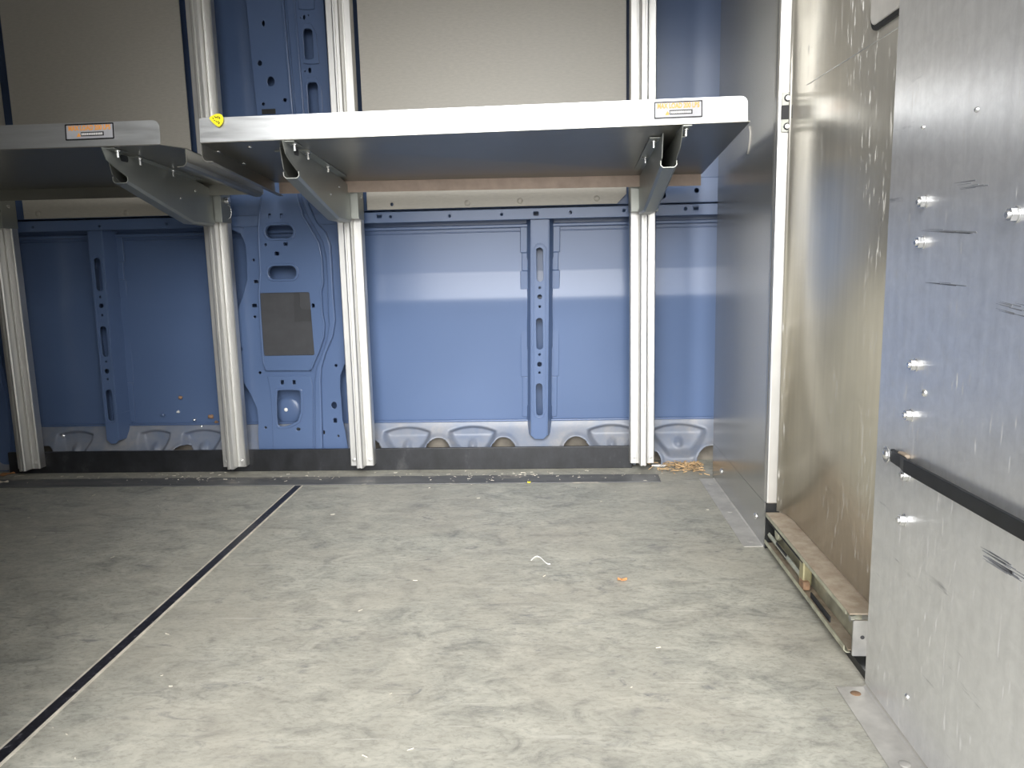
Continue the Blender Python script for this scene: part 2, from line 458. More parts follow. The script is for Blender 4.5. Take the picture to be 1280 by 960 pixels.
# weld slots in the shadow under the ledge are only gaps; small clips sit in it
for px in (500, 535, 575, 590, 705, 740, 60, 110, 175, 215):
    p = onY(px, 275, 2.66); MB().box(p.x - .02, p.x + .02, 2.64, 2.70, .838, .846).build('ledge_gusset', 'blue', wall)

# ribs on the lower skin
def rib(px_top, px_bot, wtop, wbot, name_y=2.638):
    zt, zb = 0.826, 0.094
    yf_, yb = name_y, 2.712
    xt = onY(px_top[0], px_top[1], yf_).x; xbm = onY(px_bot[0], px_bot[1], yf_).x
    def cx(z): return xbm + (xt - xbm) * (z - zb) / (zt - zb)
    def hw(z):
        t = (z - zb) / (zt - zb); return wbot + (wtop - wbot) * min(1, t * 1.15)
    out = [(cx(zt) - hw(zt), zt), (cx(zt) + hw(zt), zt)] + [(cx(z) + hw(z), z) for z in (.6, .4, .2)] + \
          [(cx(zb) + hw(zb), zb + .012), (cx(zb) + hw(zb) - .012, zb), (cx(zb) - hw(zb) + .012, zb), (cx(zb) - hw(zb), zb + .012)] + \
          [(cx(z) - hw(z), z) for z in (.2, .4, .6)]
    def slot(za, zb_, r): return rrect(cx((za + zb_) / 2) - r, cx((za + zb_) / 2) + r, za, zb_, r * .98, 6)
    hs = [slot(.625, .735, .011), slot(.40, .505, .011), slot(.175, .285, .011)]
    for z, r in ((.605, .004), (.575, .0075), (.543, .004), (.383, .004), (.350, .008), (.322, .004)):
        hs.append(circ(cx(z), z, r, 12))
    root = plate('wall_rib', out, hs, yf_, 0.003, 'blue', wall, 0.001)
    # raised bead round the slots, hat sides and feet
    zin = (.165, .745)
    bead_o = rrect(-1, 1, 0, 1, .5)
    def bead(za, zb_, r0, r1):
        o = []
        for rr in (r0, r1):
            pts = []
            for k in range(9):
                a = PI * k / 8; pts.append((cx(zb_) + rr * math.cos(a), zb_ - r0 + rr * math.sin(a)))
            for k in range(9):
                a = PI + PI * k / 8; pts.append((cx(za) + rr * math.cos(a), za + r0 + rr * math.sin(a)))
            o.append(pts)
        return o
    bo, bi = bead(.165, .750, .0225, .0175)
    plate('rib_bead', bo, [bi], yf_ - .002, .003, 'blue', root, 0.001)
    s = MB()
    for sg in (-1, 1):
        zz = [zt, .7, .6, .5, .4, .3, .2, zb + .012]
        for za, zb_ in zip(zz, zz[1:]):
            a0, a1 = cx(za) + sg * hw(za), cx(zb_) + sg * hw(zb_)
            fl = 0.014 + .004 * abs(math.sin(za * 9)); 
            s.hull8([(a1, yf_ + .001, zb_), (a1 + sg * .002, yf_ + .001, zb_), (a1 + sg * fl, yb - .008, zb_), (a1 + sg * (fl - .002), yb - .008, zb_),
                     (a0, yf_ + .001, za), (a0 + sg * .002, yf_ + .001, za), (a0 + sg * fl, yb - .008, za), (a0 + sg * (fl - .002), yb - .008, za)])
    s.build('rib_side', 'blue', root)
    s = MB()
    for sg in (-1, 1):
        zz = [zt - .01, .72, .66, .56, .5, .3, .16]
        for j, (za, zb_) in enumerate(zip(zz, zz[1:])):
            a0, a1 = cx(za) + sg * (hw(za) + .012), cx(zb_) + sg * (hw(zb_) + .012)
            w = .026 if j % 2 == 0 else .021
            y0, y1 = yb - .016, yb - .009
            s.hull8([(min(a1, a1 + sg * w), y0, zb_), (max(a1, a1 + sg * w), y0, zb_), (max(a1, a1 + sg * w), y1, zb_), (min(a1, a1 + sg * w), y1, zb_),
                     (min(a0, a0 + sg * w), y0, za), (max(a0, a0 + sg * w), y0, za), (max(a0, a0 + sg * w), y1, za), (min(a0, a0 + sg * w), y1, za)])
    s.build('rib_flange', 'blue', root, bevel=0.002)
rib((675, 280), (674, 545), .0285, .0265)
rib((118.5, 293), (141.5, 552), .024, .021)

# the big pressed pillar between the second and third upright
YP = 2.632
base_px = [(284, 224), (436, 218), (438, 400), (436, 440), (431.7, 453), (425.5, 469), (425, 485), (426.4, 499), (428, 524), (431.7, 540), (436, 566),
           (324, 566), (322.5, 542), (322.8, 524), (321, 510), (313, 492), (301.5, 474), (290, 462), (286, 430), (287, 405), (295, 393), (303, 372), (309, 350), (308.6, 329), (306.8, 306), (300.6, 292), (290, 287.5), (280, 287)]
stad = lambda x0, x1, y0, y1: [(x0, y0, x1, y1)]
def rect_px(x0, x1, y0, y1, r, Y, sk=0.0):
    a, b_ = onY(x0, y1, Y), onY(x1, y0, Y)
    pts = rrect(min(a.x, b_.x), max(a.x, b_.x), a.z, b_.z, r)
    zm = (a.z + b_.z) / 2
    return [(x + sk * (z - zm), z) for x, z in pts]
def pillar_holes(Y):
    hs = [rect_px(332.5, 366, 281, 298, .020, Y), rect_px(336, 370, 332, 349, .020, Y), rect_px(329, 387.5, 365, 445, .006, Y, -.02)]
    sm = [((337, 270), (.005, .008, True)), ((352, 270), (.005, .008, True)), ((332, 306), (.005,)), ((357, 305), (.007, .005, True)), ((346, 317), (.008, .006, True)),
          ((391.5, 382), (.005, .007, True))]
    return hs + [hole_at(*q, Y, *a) for q, a in sm]
def low_holes(Y):
    w = [onY(*q, Y) for q in ((346, 490), (349, 487.5), (373, 487.5), (376, 490), (376, 524), (361, 532), (351, 533.5), (346.5, 530))]
    hs = [smooth_poly([(p.x, p.z) for p in w], 1)]
    sm = [((317, 325), (.004,)), ((320, 352), (.007, .005, True)), ((318, 382), (.008, .006, True)), ((318.6, 396), (.0045,)), ((303, 284), (.004,)), ((300.6, 436), (.007,)),
          ((325, 466), (.005,)), ((332, 534.5), (.004,)), ((352.7, 478), (.005, .007, True)), ((367.5, 478), (.005, .007, True)), ((420, 457), (.005,)),
          ((417.6, 506.6), (.0095, .012)), ((419, 525.6), (.006, .008, True)), ((405, 540.5), (.003, .006, True)), ((423, 545), (.004,)), ((373, 536.5), (.007, .005))]
    return hs + [hole_at(*q, Y, *a) for q, a in sm]
pil = plate('wall_pillar', xz(base_px, YP), pillar_holes(YP) + low_holes(YP), YP, .004, 'blue', wall, 0.001)
L_ridge = [(328, 238), (323.6, 272), (322.8, 288), (324, 315), (325.4, 340), (323.6, 365), (325.4, 400), (327.5, 430), (329, 453), (332.5, 463)]
R1 = [(369, 234), (370.6, 244), (378.5, 270.7), (389, 288), (398, 304), (401.6, 322), (403.3, 354), (400.5, 364.6), (402.5, 393), (405, 405), (404, 421), (398, 439), (389, 460), (387, 463)]
YA = 2.618
plate('pillar_face', xz(R1 + L_ridge[::-1], YA), pillar_holes(YA), YA, .014, 'blue', pil, 0)
for ln in (R1, L_ridge):
    MB().tube([(x, YA + .0022, z) for x, z in xz(ln, YA)], .0036, 8).build('pillar_bead', 'blue', pil, smooth=True)
R2 = [(374, 234), (376, 244), (385, 270), (395, 287), (404, 303), (408, 322), (410, 354), (411, 393), (412, 405), (410, 421), (404, 440), (396, 460), (394, 478), (394.5, 562)]
R3 = [(380, 234), (386, 257), (396, 278), (407, 290), (413, 306), (414.8, 336), (416.6, 371), (419, 400), (415.7, 421), (407, 441), (401.6, 460), (400.7, 474), (402, 520), (403, 562)]
YB = 2.6165
plate('pillar_bead', xz(R3 + [(x - 1, y) for x, y in R2[::-1]], YB), [], YB, .015, 'blue', pil, 0.0045)
R4 = [(x + 13, y) for x, y in R3[2:]]; R5 = [(min(x + 20, 432), y) for x, y in R3[2:]]
R4e = [(408, 285), (417, 297), (422, 312), (424, 338), (425.5, 371), (427, 400), (423, 424), (415, 443), (410, 460), (408, 474), (409.5, 520), (410, 538)]
R5e = [(416, 287), (425, 300), (430, 314), (432, 338), (434, 371), (435, 400), (431, 426), (425, 445), (418, 462), (414, 476), (413, 520), (413, 538)]
# left-hand outer pressing
Lp = [(308, 300), (313, 320), (315, 345), (310, 372), (303, 392), (300, 415), (301, 440), (305, 466), (318, 486), (326, 508), (329, 528), (329, 562), (337, 562), (336.5, 524), (334, 490), (330, 468), (326.5, 455), (324, 430), (322, 400), (320.5, 365), (322, 340), (320.5, 315), (319.5, 288), (316, 270), (304, 262), (298, 276)]
plate('pillar_step', xz([(x, y) for x, y in [(334, 470), (388, 470), (391, 482), (391, 562), (341, 562), (340, 524), (338, 490)]], 2.627), [low_holes(2.627)[0]] + [hole_at(352.7, 478, 2.627, .005, .007, True), hole_at(367.5, 478, 2.627, .005, .007, True), hole_at(373, 536.5, 2.627, .007, .005)], 2.627, .005, 'blue', pil, 0.002)
# rims round the openings
for q in (rect_px(329.5, 369, 279, 300, .023, YA), rect_px(333, 373, 330, 351, .023, YA)):
    pass
for (x0, x1, y0, y1) in ((332.5, 366, 281, 298), (336, 370, 332, 349)):
    plate('opening_rim', rect_px(x0 - 3, x1 + 3, y0 - 3, y1 + 3, .026, YA), [rect_px(x0, x1, y0, y1, .020, YA)], YA - .003, .005, 'blue', pil, 0.0018)
w = [onY(*q, 2.627) for q in ((343.5, 488.5), (347, 485), (375, 485), (379, 489), (379, 526), (363, 535), (350, 536.5), (344, 533))]
plate('window_rim', smooth_poly([(p.x, p.z) for p in w], 1), [low_holes(2.627)[0]], 2.624, .005, 'blue', pil, 0.0018)
MB().prism(rect_px(329.2, 387.3, 365.2, 444.8, .006, YA, -.02), lambda u, v: (u, 2.6215, v), lambda u, v: (u, 2.6255, v)).build('sound_pad', 'pad', pil)
plate('pad_bracket', xz([(367, 365.5), (374, 365.5), (374, 383), (376, 386), (388, 387), (388, 401), (368, 402)], YA), [], 2.6195, .004, 'pad_dark', pil)
p = onY(360, 513, 2.70); MB().dome((p.x, 2.702, p.z), (0, -1, 0), .05, .010, 24).build('skin_dent', 'blue', pil, smooth=True)
MB().dome((p.x - .004, 2.691, p.z + .004), (0, -1, 0), .007, .003).build('paint_chip', 'white', pil, smooth=True)

# upper pillar above the shelves
YU = 2.650
up_holes = [hole_at(*q, YU, *a) for q, a in (((329, 29), (.005, .008)), ((324.5, 79), (.007, .009)), ((338.5, 102), (.012, .016)), ((356, 125), (.006,)), ((329, 130), (.005,)))]
slots = [rect_px(381.5, 390.5, 36, 75, .011, YU), rect_px(387, 397, 103, 148, .011, YU)]
sm = [hole_at(380, 21.5, YU, .004, .007), hole_at(387, 88, YU, .005, .008), hole_at(375.5, 22, YU, .002), hole_at(385.5, 19, YU, .002), hole_at(381, 89, YU, .002)]
pu = plate('wall_pillar', xz([(292, -110), (398, -120), (404, 0), (414, 140), (419, 215), (330, 222), (321, 140), (307, 0)], YU), up_holes + slots + sm, YU, .004, 'blue', wall, 0.0015)
for a, bq, w_ in (((351.5, 0), (363, 137), 3.2), ((366.5, 0), (377.5, 137), 2.4), ((356, 0), (368, 137), 1.6)):
    ext = lambda t: (a[0] + (bq[0] - a[0]) * t, a[1] + (bq[1] - a[1]) * t)
    t0, t1 = ext(-0.8), ext(1.5)
    plate('pillar_bead', xz([(t0[0], t0[1]), (t0[0] + w_, t0[1]), (t1[0] + w_, t1[1]), t1], YU - .006), [], YU - .008, .009, 'blue', pu, 0.0035)
for (x0, x1, x2, x3, y0, y1) in ((374.5, 394, 379, 399, 28, 80), (380, 401, 384, 404, 95, 150), (369, 391, 373, 393, -45, 12)):
    o_ = smooth_poly(xz([(x0, y0), (x1, y0 + 2), (x3, y1 - 4), (x3, y1), (x2, y1), (x2, y1 - 4)], YU - .005), 1)
    plate('pillar_bulge', o_, slots[:1] if y0 == 28 else (slots[1:] if y0 == 95 else []), YU - .005, .006, 'blue', pu, 0.002)
p = onY(335, 138, YU); MB().box(p.x - .02, p.x + .025, YU - .002, YU + .03, p.z - .012, p.z + .004).build('dark_slit_block', 'rubber', pu)  # solid black box, its colour standing in for the shade inside a slit

# pressing at the extreme left, behind the first upright
out = xz([(-60, 260), (-14, 262), (-8, 330), (-4, 420), (2, 455), (8, 480), (13, 505), (15, 530), (20, 566), (20, 592), (-60, 592)], 2.64)
lp = plate('wall_pillar', out, [], 2.64, .004, 'blue', wall, 0.0015)
plate('pillar_face', xz([(-60, 440), (-12, 440), (-2, 462), (6, 490), (10, 515), (12, 545), (14, 590), (-60, 590)], 2.63), [], 2.63, .010, 'blue', lp, 0.003)

# dents and torn, rusty chips low on the left skin
for px, py, s, mt in ((225, 497, .008, 'rust'), (222, 515, .006, 'white'), (203, 519, .008, 'blue'), (243, 525, .007, 'steel_bolt'), (263, 521, .010, 'rust'), (252, 533, .007, 'steel_bolt'), (78, 545, .008, 'steel_bolt'), (270, 528, .007, 'rust')):
    p = onY(px, py, 2.69); bm = bmesh.new()
    bmesh.ops.create_icosphere(bm, subdivisions=2, radius=1)
    for v in bm.verts:
        k = random.uniform(.65, 1.25); v.co = Vector((v.co.x * s * k, v.co.y * .008, v.co.z * s * .8 * k)) + Vector((p.x, 2.694, p.z))
    q = MB(); q.bm.free(); q.bm = bm; q.build('skin_dent', mt, wall)

# ------------------------------------------------------------------ lining boards
def board(label, x0, x1, z0, z1, chop, rivs, holes):
    out = [(x0, z0), (x1 - (0.03 if chop else 0), z0), (x1, z0 + (0.03 if chop else .0)), (x1, z1), (x0, z1)]
    o = thing('lining_board', label, 'wall panel', ((x0 + x1) / 2, 2.62, z0))
    plate('board', out, [circ(onY(px, py, 2.62).x, onY(px, py, 2.62).z, .0055, 12) for px, py in holes], 2.617, .005, 'board', o, 0.0008)
    for px, py in rivs:
        p = onY(px, py, 2.617); MB().dome((p.x, 2.617, p.z), (0, -1, 0), .0095, .004).build('rivet', 'board', o, smooth=True)
board('grey lining board behind the shelf with the dark bordered orange label', onY(30, 273, 2.617).x, onY(238, 178, 2.617).x, .868, 1.86, False, [(48, 267), (158, 266)], [])
board('wide grey lining board between the third and fourth uprights', onY(459, 262, 2.617).x, onY(783, 255, 2.617).x, .868, 1.86, True, [(584, 254), (650, 251), (746, 248)], [(490, 255.5)])

# ------------------------------------------------------------------ floor trims
kick = MB().box(-1.90, onY(790, 570, 2.6).x, 2.600, 2.612, 0.0, 0.0755).build('baseboard_back', 'kick', bevel=0.0015); struct(kick)
es = MB()
es.prism([(-2.9, 2.418), (onZ(826, 602.6).x, 2.426), (onZ(822, 592).x, 2.515), (-2.9, 2.515)], lambda u, v: (u, v, 0.0), lambda u, v: (u, v, 0.0035))
tag(es.build('floor_edging', 'edging', bevel=0.0012, loc=(-1.3, 2.46, 0)), 'dark worn edging strip lying on the floor along the foot of the blue wall', 'floor strip')
js = thing('joint_strip', 'thin black joint strip running across the grey floor from the door to the wall', 'floor strip', (-.82, 1.6, 0))
MB().box(-.8305, -.8085, YN, 2.417, 0.0, 0.0020).build('strip', 'joint', js)
for x in (-.8325, -.8065):
    MB().box(x - .002, x + .002, YN, 2.417, 0.0, 0.0026).build('strip_edge', 'grit', js)

# ------------------------------------------------------------------ uprights
def make_upright():
    o = bpy.data.objects.new('shelf_upright', None); C.objects.link(o); ORG[o.name] = Vector((0, 0, 0)); o.empty_display_size = .05
    w = 0.040
    zb, zt = 0.026, 1.88
    # section seen from above: two flanges with returns and a hollow ridge in the middle
    sec = [(-w, 2.599), (-w, 2.570), (-w + .003, 2.566), (-.014, 2.566), (-.0125, 2.560), (-.0115, 2.535), (-.008, 2.531), (-.0028, 2.531), (-.0018, 2.536), (.0018, 2.536), (.0028, 2.531), (.008, 2.531),
           (.0115, 2.535), (.0125, 2.560), (.014, 2.566), (w - .003, 2.566), (w, 2.570), (w, 2.599), (w - .003, 2.599), (w - .003, 2.573), (-w + .003, 2.573), (-w + .003, 2.599)]
    MB().prism(sec, lambda u, v: (u, v, zb), lambda u, v: (u, v, zt)).build('channel', 'alu', o)
    # raised lips along both flanges
    for s in (-1, 1):
        MB().box(min(s * .0155, s * .0195), max(s * .0155, s * .0195), 2.5635, 2.568, zb, zt).build('channel_lip', 'alu', o, bevel=.001)
    for s in (-1, 1):
        MB().cyl((s * .027, 2.566, .046), (0, -1, 0), .0075, .0025, 18).dome((s * .027, 2.5635, .046), (0, -1, 0), .0045, .002, 12).build('bolt', 'alu', o, bevel=.0006)
    return o
up0 = make_upright()
UX = [onY(36, 575, 2.566).x - .0405, onY(307.5, 582, 2.566).x - .040, onY(467.6, 580, 2.566).x - .040, onY(802.7, 578, 2.566).x]
UX[0] = onY(50, 586, 2.566).x - .040
ULAB = ['silver wall upright half cut off beside the dry leaves on the floor', 'silver wall upright rising beside the yellow sticker and carrying a ring pin',
        'silver wall upright between the pressed blue pillar and the wide lining board', 'silver wall upright next to the metal bulkhead, under the shelf end']
def dup(o):
    r = o.copy(); C.objects.link(r)
    for ch in o.children:
        c = ch.copy(); C.objects.link(c); c.parent = r
        for gch in ch.children:
            d = gch.copy(); C.objects.link(d); d.parent = c
    return r
ups = [up0] + [dup(up0) for _ in range(3)]
for o, x, l in zip(ups, UX, ULAB):
    o.location = (x, 0, 0); tag(o, l, 'upright', 'silver wall uprights')
for o in ups:   # put each empty at the foot of its upright
    o.location.y = 2.58
for ch in up0.children: ch.data.transform(Matrix.Translation((0, -2.58, 0)))

# ------------------------------------------------------------------ shelves
SF, SB = 1.920, 2.500
def shelf_z(x, y):
    t = (y - SF) / (SB - SF); u = (x + .85) / 1.30
    u = max(-.3, min(1, u))
    zf = .9915 + .010 * u; zb = .9515 - .010 * u
    return zf + (zb - zf) * t
def make_shelf(name, label, xlf, xlb, xrf, xrb, lip0, lip1, left_flange, right_flange, chamfer, group):
    o = thing(name, label, 'shelf', ((xlf + xrf) / 2, (SF + SB) / 2, shelf_z(0, 2.2)), group)
    T = 0.002
    xl = lambda y: xlf + (xlb - xlf) * (y - SF) / (SB - SF)
    xr = lambda y: xrf + (xrb - xrf) * (y - SF) / (SB - SF)
    # tray floor
    b = MB()
    out = [(xl(SF), SF)]
    out += ([(lip1, SF), (xr(SF + .055), SF + .055)] if chamfer else [(xr(SF), SF)])
    out += [(xr(SB), SB), (xl(SB), SB)]
    a = [b.bm.verts.new((x, y, shelf_z(x, y))) for x, y in out]; c = [b.bm.verts.new((x, y, shelf_z(x, y) + T)) for x, y in out]
    n = len(out)
    for i in range(n): b.bm.faces.new((a[i], a[(i + 1) % n], c[(i + 1) % n], c[i]))
    b.bm.faces.new(a[::-1]); b.bm.faces.new(c)
    b.build('shelf_tray', 'tray', o)
    # front lip with rounded top corners, following the front edge
    hh = .0580; r = .016
    prof = []
    L = lip1 - lip0
    for k in range(7):
        t = PI / 2 * k / 6; prof.append((L - r + r * math.sin(t), hh - r + r * math.cos(t)))
    prof += [(L, 0), (0, 0)]
    if not left_flange:
        prof += [(0, hh)]
    else:
        prof += [(0, hh - .003), (.003, hh)]
    fz = lambda x: shelf_z(x, SF)
    b = MB(); b.prism(prof, lambda u, v: (lip0 + u, SF + v * .08, fz(lip0 + u) + v), lambda u, v: (lip0 + u, SF + .0025 + v * .08, fz(lip0 + u) + v))
    b.build('front_lip', 'lip', o)
    # rear flange turned down
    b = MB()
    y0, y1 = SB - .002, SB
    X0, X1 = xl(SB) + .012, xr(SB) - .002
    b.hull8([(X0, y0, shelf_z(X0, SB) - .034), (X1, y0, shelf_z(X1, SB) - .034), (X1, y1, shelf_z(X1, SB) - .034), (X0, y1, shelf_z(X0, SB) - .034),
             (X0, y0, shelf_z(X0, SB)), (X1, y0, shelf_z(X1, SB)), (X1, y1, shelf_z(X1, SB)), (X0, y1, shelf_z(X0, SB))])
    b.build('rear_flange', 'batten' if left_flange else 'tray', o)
    # end flanges turned down, with a small return at the foot
    def end(xf, sgn, ystart):
        b = MB(); D = .043
        path = [(0, T), (0, -D + .012), (-sgn * .004, -D + .004), (-sgn * .012, -D), (-sgn * .026, -D)]
        fa = lambda u, v: (xf(ystart) + u, ystart, shelf_z(xf(ystart), ystart) + v)
        fb = lambda u, v: (xf(SB) + u, SB - .01, shelf_z(xf(SB), SB - .01) + v)
        b.sheetpath(path, .002 * (1 if sgn < 0 else -1), fa, fb)
        b.build('end_flange', 'tray', o)
    if left_flange: end(xl, -1, SF + .004)
    if right_flange: end(xr, 1, SF + .055)
    # rivets under the tray
    for k, (x, y) in enumerate(((xl(2.0) + .10, 1.98), (xl(2.2) + .012, 2.02), (xl(2.2) + .014, 2.18)) if left_flange else ((xr(2.0) - .02, 2.02), (xr(2.0) - .36, 2.44), (xr(2.0) - .40, 2.44))):
        z = shelf_z(x, y); MB().dome((x, y, z), (0, 0, -1), .006, .003).build('rivet', 'steel_bolt', o, smooth=True)
    return o
xlF, xlB = onY(250, 177, SF).x, onY(345, 243, SB).x
sR = make_shelf('wall_shelf', 'long metal shelf with the yellow sticker, reaching to the bulkhead', xlF, xlB, onY(938, 150, SF).x, onY(877, 218, SB).x,
                xlF, onY(935, 140, SF).x, True, False, False, 'folded metal wall shelves')
sL = make_shelf('wall_shelf', 'metal shelf whose dark bordered label carries orange print, ending before the pressed pillar', -2.45, -2.45, -.893, -.893,
                -2.45, onY(200, 178, SF).x, False, True, True, 'folded metal wall shelves')

def lip_pt(px, py):
    """point on the leaning front face of a lip"""
    p = onY(px, py, SF - .003); return p
def make_label(parent, px0, px1, py0, py1, faded):
    """silver warning label: dark border, orange line of print, black bar with a small mark before it"""
    a, c = onY(px0, py1, SF - .002), onY(px1, py0, SF - .002)
    x0, x1, z0, z1 = a.x, c.x, min(a.z, c.z), max(a.z, c.z)
    sl = .010
    W, Hh = x1 - x0, z1 - z0
    zc = (z0 + z1) / 2; xc = (x0 + x1) / 2
    slope = .010 / 1.30
    T = Matrix.Translation((xc, SF - .0008 + (zc - shelf_z(xc, SF)) * .08 - .0004, zc)) @ Matrix(((1, 0, 0, 0), (0, 1, .08, 0), (slope, 0, 1, 0), (0, 0, 0, 1)))
    def put(name, me, mt, par):
        me.transform(T); return link(name, me, mt, par)
    lab = put('load_label', plate_mesh(rrect(-W / 2, W / 2, -Hh / 2, Hh / 2, .002, 2), [], -.0004, .0004), 'labelsilver', parent)
    put('label_border', plate_mesh(rrect(-W / 2, W / 2, -Hh / 2, Hh / 2, .002, 2), [rrect(-W / 2 + .0032, W / 2 - .0032, -Hh / 2 + .0032, Hh / 2 - .0032, .001, 2)], -.0008, .0004), 'ink', lab)
    me = text_mesh('MAX LOAD 200 LBS', Hh * .36, .0006)
    xs = [v.co.x for v in me.vertices]; k = W * .86 / (max(xs) - min(xs))
    me.transform(Matrix.Diagonal((k, 1.15, 1, 1)))
    me.transform(Matrix(((1, 0, 0, 0), (0, 0, -1, -.0007), (0, 1, 0, Hh * .22), (0, 0, 0, 1))))
    put('lettering', me, 'orange', lab)
    put('label_bar', plate_mesh([(-W * .18, -Hh * .28), (W * .29, -Hh * .28), (W * .29, -Hh * .02), (-W * .18, -Hh * .02)], [], -.0008, .0004), 'ink', lab)
    b = MB(); u = -W * .165
    for k in range(12):
        b.box(u, u + W * .026, -.0012, -.0008, -Hh * .215, -Hh * .085); u += W * .0365
    bm = b.bm; me = bpy.data.meshes.new('bar_print'); bm.to_mesh(me); bm.free(); put('bar_print', me, 'white', lab)
    put('label_mark', plate_mesh([(-W * .27, -Hh * .30), (-W * .19, -Hh * .30), (-W * .19, -Hh * .20), (-W * .225, -Hh * .06)], [], -.0008, .0004), 'orange', lab)
make_label(sL, 81.5, 140.5, 152.8, 175.4, False)
make_label(sR, 817.5, 879, 124.5, 148.5, True)
# yellow sticker with dark scribble
pts = [(261, 147), (266, 144), (271, 142), (276.5, 142.5), (279.5, 147), (279, 153), (276, 157), (273.5, 159), (269, 156), (264, 151.5)]
sy = SF - .0035
outl = smooth_poly(xz(pts, sy), 1)
st = plate('price_sticker', outl, [], sy - .0005, .0006, 'yellow', sR)
st['label'] = 'torn yellow sticker with dark scribble'
b = MB()
for (x0, y0, x1, y1) in ((266, 147, 267, 149), (268, 145.5, 270, 147), (270, 147.5, 271.5, 146), (272.5, 145, 273, 148.5), (274.5, 146, 275, 149), (267.5, 151, 269, 150.5), (270, 151, 271, 153), (272, 153, 273.5, 151.5), (273, 155, 275, 153)):
    p, q = onY(x0, y0, sy), onY(x1, y1, sy); p.y = q.y = sy - .0006
    b.tube([p, q], .0009, 5)
b.build('scribble', 'ink', st)

# ------------------------------------------------------------------ brackets
def make_bracket(xc, label, pin=False, full=True):
    o = thing('shelf_bracket', label, 'bracket', (xc, 2.52, .835), 'shelf brackets')
    hw = .018; t = .002
    top = lambda y: shelf_z(xc, y) - .0015
    # side plates
    for s in (-1, 1):
        pr = [(1.908 if s > 0 else 1.99, top(1.908 if s > 0 else 1.99))]
        pr += [(1.925, top(1.925) - .028), (1.952, .949), (2.050, .9165), (2.20, .879), (2.375, .838), (2.518, .835)] if s > 0 else [(2.008, .935), (2.050, .9165), (2.20, .879), (2.375, .838), (2.518, .835)]
        pr += [(2.518, .938), (2.40, top(2.40))]
        xa_, xb_ = (xc + s * hw, xc + s * (hw - t))
        MB().prism(pr, lambda u, v: (xa_, u, v), lambda u, v: (xb_, u, v)).build('side_plate', 'galv_arm', o)
    # trough between them
    path = [(2.012, .9135), (2.050, .9045), (2.20, .868), (2.375, .8275), (2.518, .8255)]
    b = MB()
    hx = hw + .0022; sec = [(-hx, .017), (-hx, .006), (-hx + .006, 0), (hx - .006, 0), (hx, .006), (hx, .017)]
    for (ya, za), (yb_, zb_) in zip(path, path[1:]):
        b.sheetpath(sec, .002, lambda u, v, ya=ya, za=za: (xc + u, ya, za + v), lambda u, v, yb_=yb_, zb_=zb_: (xc + u, yb_, zb_ + v))
    b.build('trough', 'galv_arm', o)
    MB().hull8([(xc - .012, 2.09, .900), (xc + .012, 2.09, .900), (xc + .012, 2.14, .888), (xc - .012, 2.14, .888), (xc - .012, 2.10, .925), (xc + .012, 2.10, .925), (xc + .012, 2.15, .913), (xc - .012, 2.15, .913)]).build('slide_block', 'alu', o, bevel=.003)
    # top flanges against the shelf, the one on the near side has two tabs
    b = MB()
    def tab(s, y0, y1, w):
        xa_, xb_ = sorted((xc + s * (hw - .001), xc + s * (hw + w)))
        zz = lambda x, y: shelf_z(x, y)
        b.hull8([(xa_, y0, zz(xa_, y0) - .0028), (xb_, y0, zz(xb_, y0) - .0028), (xb_, y1, zz(xb_, y1) - .0028), (xa_, y1, zz(xa_, y1) - .0028),
                 (xa_, y0, zz(xa_, y0) - .0006), (xb_, y0, zz(xb_, y0) - .0006), (xb_, y1, zz(xb_, y1) - .0006), (xa_, y1, zz(xa_, y1) - .0006)])
    tab(1, 1.925, 1.985, .022); tab(1, 2.03, 2.40, .024); tab(-1, 2.03, 2.40, .026)
    b.build('top_flange', 'galv_arm', o)
    for s, y in ((1, 1.955), (1, 2.06), (1, 2.24), (-1, 2.06), (-1, 2.24)):
        x = xc + s * (hw + .013); z = shelf_z(x, y) - .0028
        MB().cyl((x, y, z), (0, 0, -1), .0035, .016, 10).cyl((x, y, z), (0, 0, -1), .008, .002, 14).build('bolt', 'steel_bolt', o)
    # clamp round the upright
    b = MB()
    b.sheetpath([(-.042, 2.600), (-.042, 2.5245), (.042, 2.5245), (.042, 2.600)], .002, lambda u, v: (xc + u, v, .836), lambda u, v: (xc + u, v, .957))
    b.build('clamp', 'galv_arm', o, bevel=.0012)
    MB().prism(rrect(xc - .04, xc + .04, 2.510, 2.5245, .004, 3), lambda u, v: (u, v, .950), lambda u, v: (u, v, .9535)).build('clamp_ear', 'galv', o)
    for sx in (-.028, .012):
        MB().cyl((xc + sx + .016, 2.5205, .937), (0, -1, 0), .006, .006, 6).build('bolt', 'steel_bolt', o, bevel=.0008)
    MB().prism(rrect(1.988, 2.026, top(2.0) - .018, top(2.0) - .002, .007, 4), lambda u, v: (xc + hw - .001, u, v), lambda u, v: (xc + hw + .0004, u, v)).build('slot', 'rubber', o)  # black patch on the plate paints the shade inside an open slot
    for dy, dz in ((2.30, .896), (2.40, .925)):
        MB().dome((xc + hw, dy, dz), (1, 0, 0), .004, .002).build('rivet', 'steel_bolt', o, smooth=True)
    if pin:
        b = MB(); cx_, cz = xc + .054, .905
        b.cyl((xc + .042, 2.555, cz), (1, 0, 0), .011, .016, 16)
        b.build('pin_head', 'steel_bolt', o, bevel=.003)
        pts = [(xc + .052 + .012 * math.sin(a), 2.553 - .004, cz - .035 + .022 * math.cos(a)) for a in [PI * k / 10 for k in range(11)]]
        MB().tube(pts, .0016, 6).build('pin_ring', 'steel_bolt', o, smooth=True)
    else:
        MB().cyl((xc + .042, 2.56, .905), (1, 0, 0), .006, .004, 6).build('pin_head', 'steel_bolt', o)
    return o
make_bracket(UX[0], 'zinc shelf bracket showing only its clamp, on the cut-off upright')
